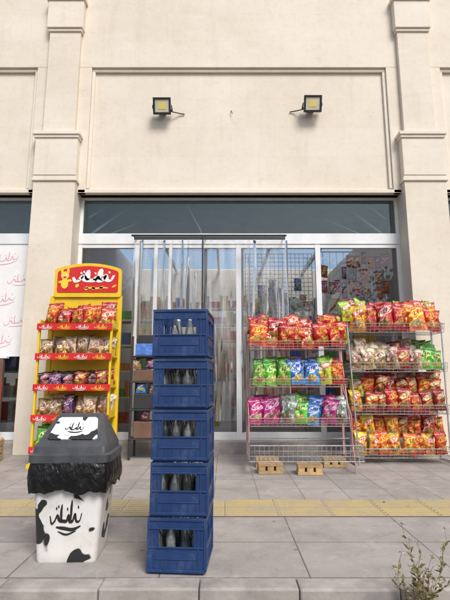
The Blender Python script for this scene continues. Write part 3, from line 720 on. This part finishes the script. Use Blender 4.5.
# ================================================================ small plant at kerb
leafm=simple('weed_leaf',(.19,.17,.06),.6,0,.3); twig=simple('dry_twig',(.24,.16,.09),.8); fl=simple('seed_heads',(.6,.50,.38),.7)
pe=empty('roadside_weed',(.92,2.37,-.135)); mb=MB(); rnd=random.Random(5)
def leaf(p,d,s,m):
    d=Vector(d).normalized(); a=d.cross(Vector((rnd.uniform(-1,1),rnd.uniform(-1,1),1))).normalized(); b=d.cross(a)*.3
    p=Vector(p); mb.add([p,p+d*s*.5+a*s*.25,p+d*s+b*s*.4,p+d*s*.5-a*s*.25],[(0,1,2,3)],m)
for k in range(13):
    p=Vector((rnd.uniform(-.02,.02),rnd.uniform(-.02,.02),0)); d=Vector((rnd.uniform(-.45,.4),rnd.uniform(-.3,.1),1)).normalized(); L=rnd.uniform(.052,.08); r=.0024
    for s in range(rnd.randint(4,6)):
        q=p+d*L; mb.rod(p,q,r,1,5,r*.8); r*=.8
        for z in range(5):
            dd=d*.4+Vector((rnd.uniform(-1,1),rnd.uniform(-1,1),rnd.uniform(-.3,.8))); leaf(p.lerp(q,rnd.random()),dd,rnd.uniform(.018,.042),0)
        dd=(d+Vector((rnd.uniform(-.7,.7),rnd.uniform(-.7,.7),rnd.uniform(-.1,.4)))).normalized(); e2=q+dd*.05; mb.rod(q,e2,.001,1,4)
        for z in range(4): leaf(e2,(rnd.uniform(-1,1),rnd.uniform(-1,1),rnd.uniform(-.2,1)),.018,rnd.choice((0,2,1)))
        p=q; d=(d+Vector((rnd.uniform(-.35,.35),rnd.uniform(-.35,.3),.05))).normalized()
mb.obj('stems_and_leaves',[leafm,twig,fl],pe)
mb=MB()
for k in range(160):
    x=rnd.uniform(-4,4); y=rnd.choice((rnd.uniform(2.2,2.43),rnd.uniform(2.6,6.4))); z=-.13 if y<2.45 else .012
    leaf((x,y,z),(rnd.uniform(-1,1),rnd.uniform(-1,1),.05),rnd.uniform(.01,.028),rnd.choice((0,1)))
mb.obj('fallen_leaves',[twig,brown])
# ================================================================ opposite side (seen in reflections)
bark=simple('bark',(.14,.10,.07),.9,0,.2); tl=simple('tree_leaf',(.09,.10,.035),.7,0,.3)
def tree(x,y,h,seed):
    rn=random.Random(seed); e=empty('bare_tree',(x,y,-.16)); mb=MB()
    def br(p,d,L,r,dep):
        q=p+d*L; mb.rod(p,q,r,0,6,r*.7)
        if dep==0:
            for z in range(7):
                c=q+Vector((rn.uniform(-.6,.6),rn.uniform(-.6,.6),rn.uniform(-.5,.5))); a=Vector((rn.uniform(-1,1),rn.uniform(-1,1),rn.uniform(-1,1))).normalized()*.12; b=a.orthogonal()*.7
                mb.add([c-a,c+b,c+a,c-b],[(0,1,2,3)],1)
            return
        for k in range(3 if dep>1 else 4):
            nd=(d+Vector((rn.uniform(-.8,.8),rn.uniform(-.8,.8),rn.uniform(-.1,.6)))).normalized(); br(q,nd,L*rn.uniform(.6,.8),r*.62,dep-1)
    br(Vector((0,0,0)),Vector((0,0,1)),h*.27,h*.016,4)
    mb.obj('trunk_and_crown',[bark,tl],e)
for i,(x,y,h) in enumerate([(-13,-15,10),(-8,-14,10),(-3.5,-15,11),(1.,-16.,10),(6.5,-17,11.5),(12,-14,10),(-18,-16,9),(18,-16,10)]): tree(x,y,h,i+3)
mb=MB(); n=60; vs=[];fs=[]
for i in range(n+1):
    a=R(180+180*i/n); x,y=220*math.cos(a),220*math.sin(a)-20; hh=14+12*noise.noise(Vector((i*.13,0,0)))+4*noise.noise(Vector((i*.5,3,0)))
    vs+=[(x,y,-1),(x*.97,y*.97,hh*.6),(x*1.02,y*1.02,hh)]
for i in range(n):
    for k in (0,1): fs.append((3*i+k,3*i+3+k,3*i+4+k,3*i+1+k))
mb.add(vs,fs); mb.obj('hills',simple('dry_hills',(.26,.21,.16),.9,0,.2,.02))
# ================================================================ light, world, camera
EL,ROT=R(48),R(155)
w=bpy.data.worlds.new("World"); sc.world=w; w.use_nodes=True; nt=w.node_tree; nt.nodes.clear()
sky=nt.nodes.new('ShaderNodeTexSky'); sky.sky_type='NISHITA'; sky.sun_disc=False; sky.sun_elevation=EL; sky.sun_rotation=ROT; sky.dust_density=3; sky.air_density=1.0
bg=nt.nodes.new('ShaderNodeBackground'); bg.inputs[1].default_value=.15; wo=nt.nodes.new('ShaderNodeOutputWorld')
nt.links.new(sky.outputs[0],bg.inputs[0]); nt.links.new(bg.outputs[0],wo.inputs[0])
sd=Vector((math.sin(ROT)*math.cos(EL),math.cos(ROT)*math.cos(EL),math.sin(EL)))
l=bpy.data.lights.new('sun','SUN'); l.energy=2.8; l.angle=R(24); l.color=(1,.97,.93); lo=bpy.data.objects.new('sun',l); lo.rotation_euler=(-sd).to_track_quat('-Z','Y').to_euler(); lo.location=(0,-5,20); link(lo)
cam=bpy.data.cameras.new('camera'); cam.sensor_fit='VERTICAL'; cam.sensor_height=24; cam.lens=24*453/600; cam.clip_end=1500; cam.clip_start=.05
co=bpy.data.objects.new('camera',cam); co.location=(0,0,1.03); co.rotation_euler=(R(99.9),0,0); link(co); sc.camera=co
sc.view_settings.view_transform='Standard'; sc.view_settings.look='None'; sc.view_settings.exposure=0
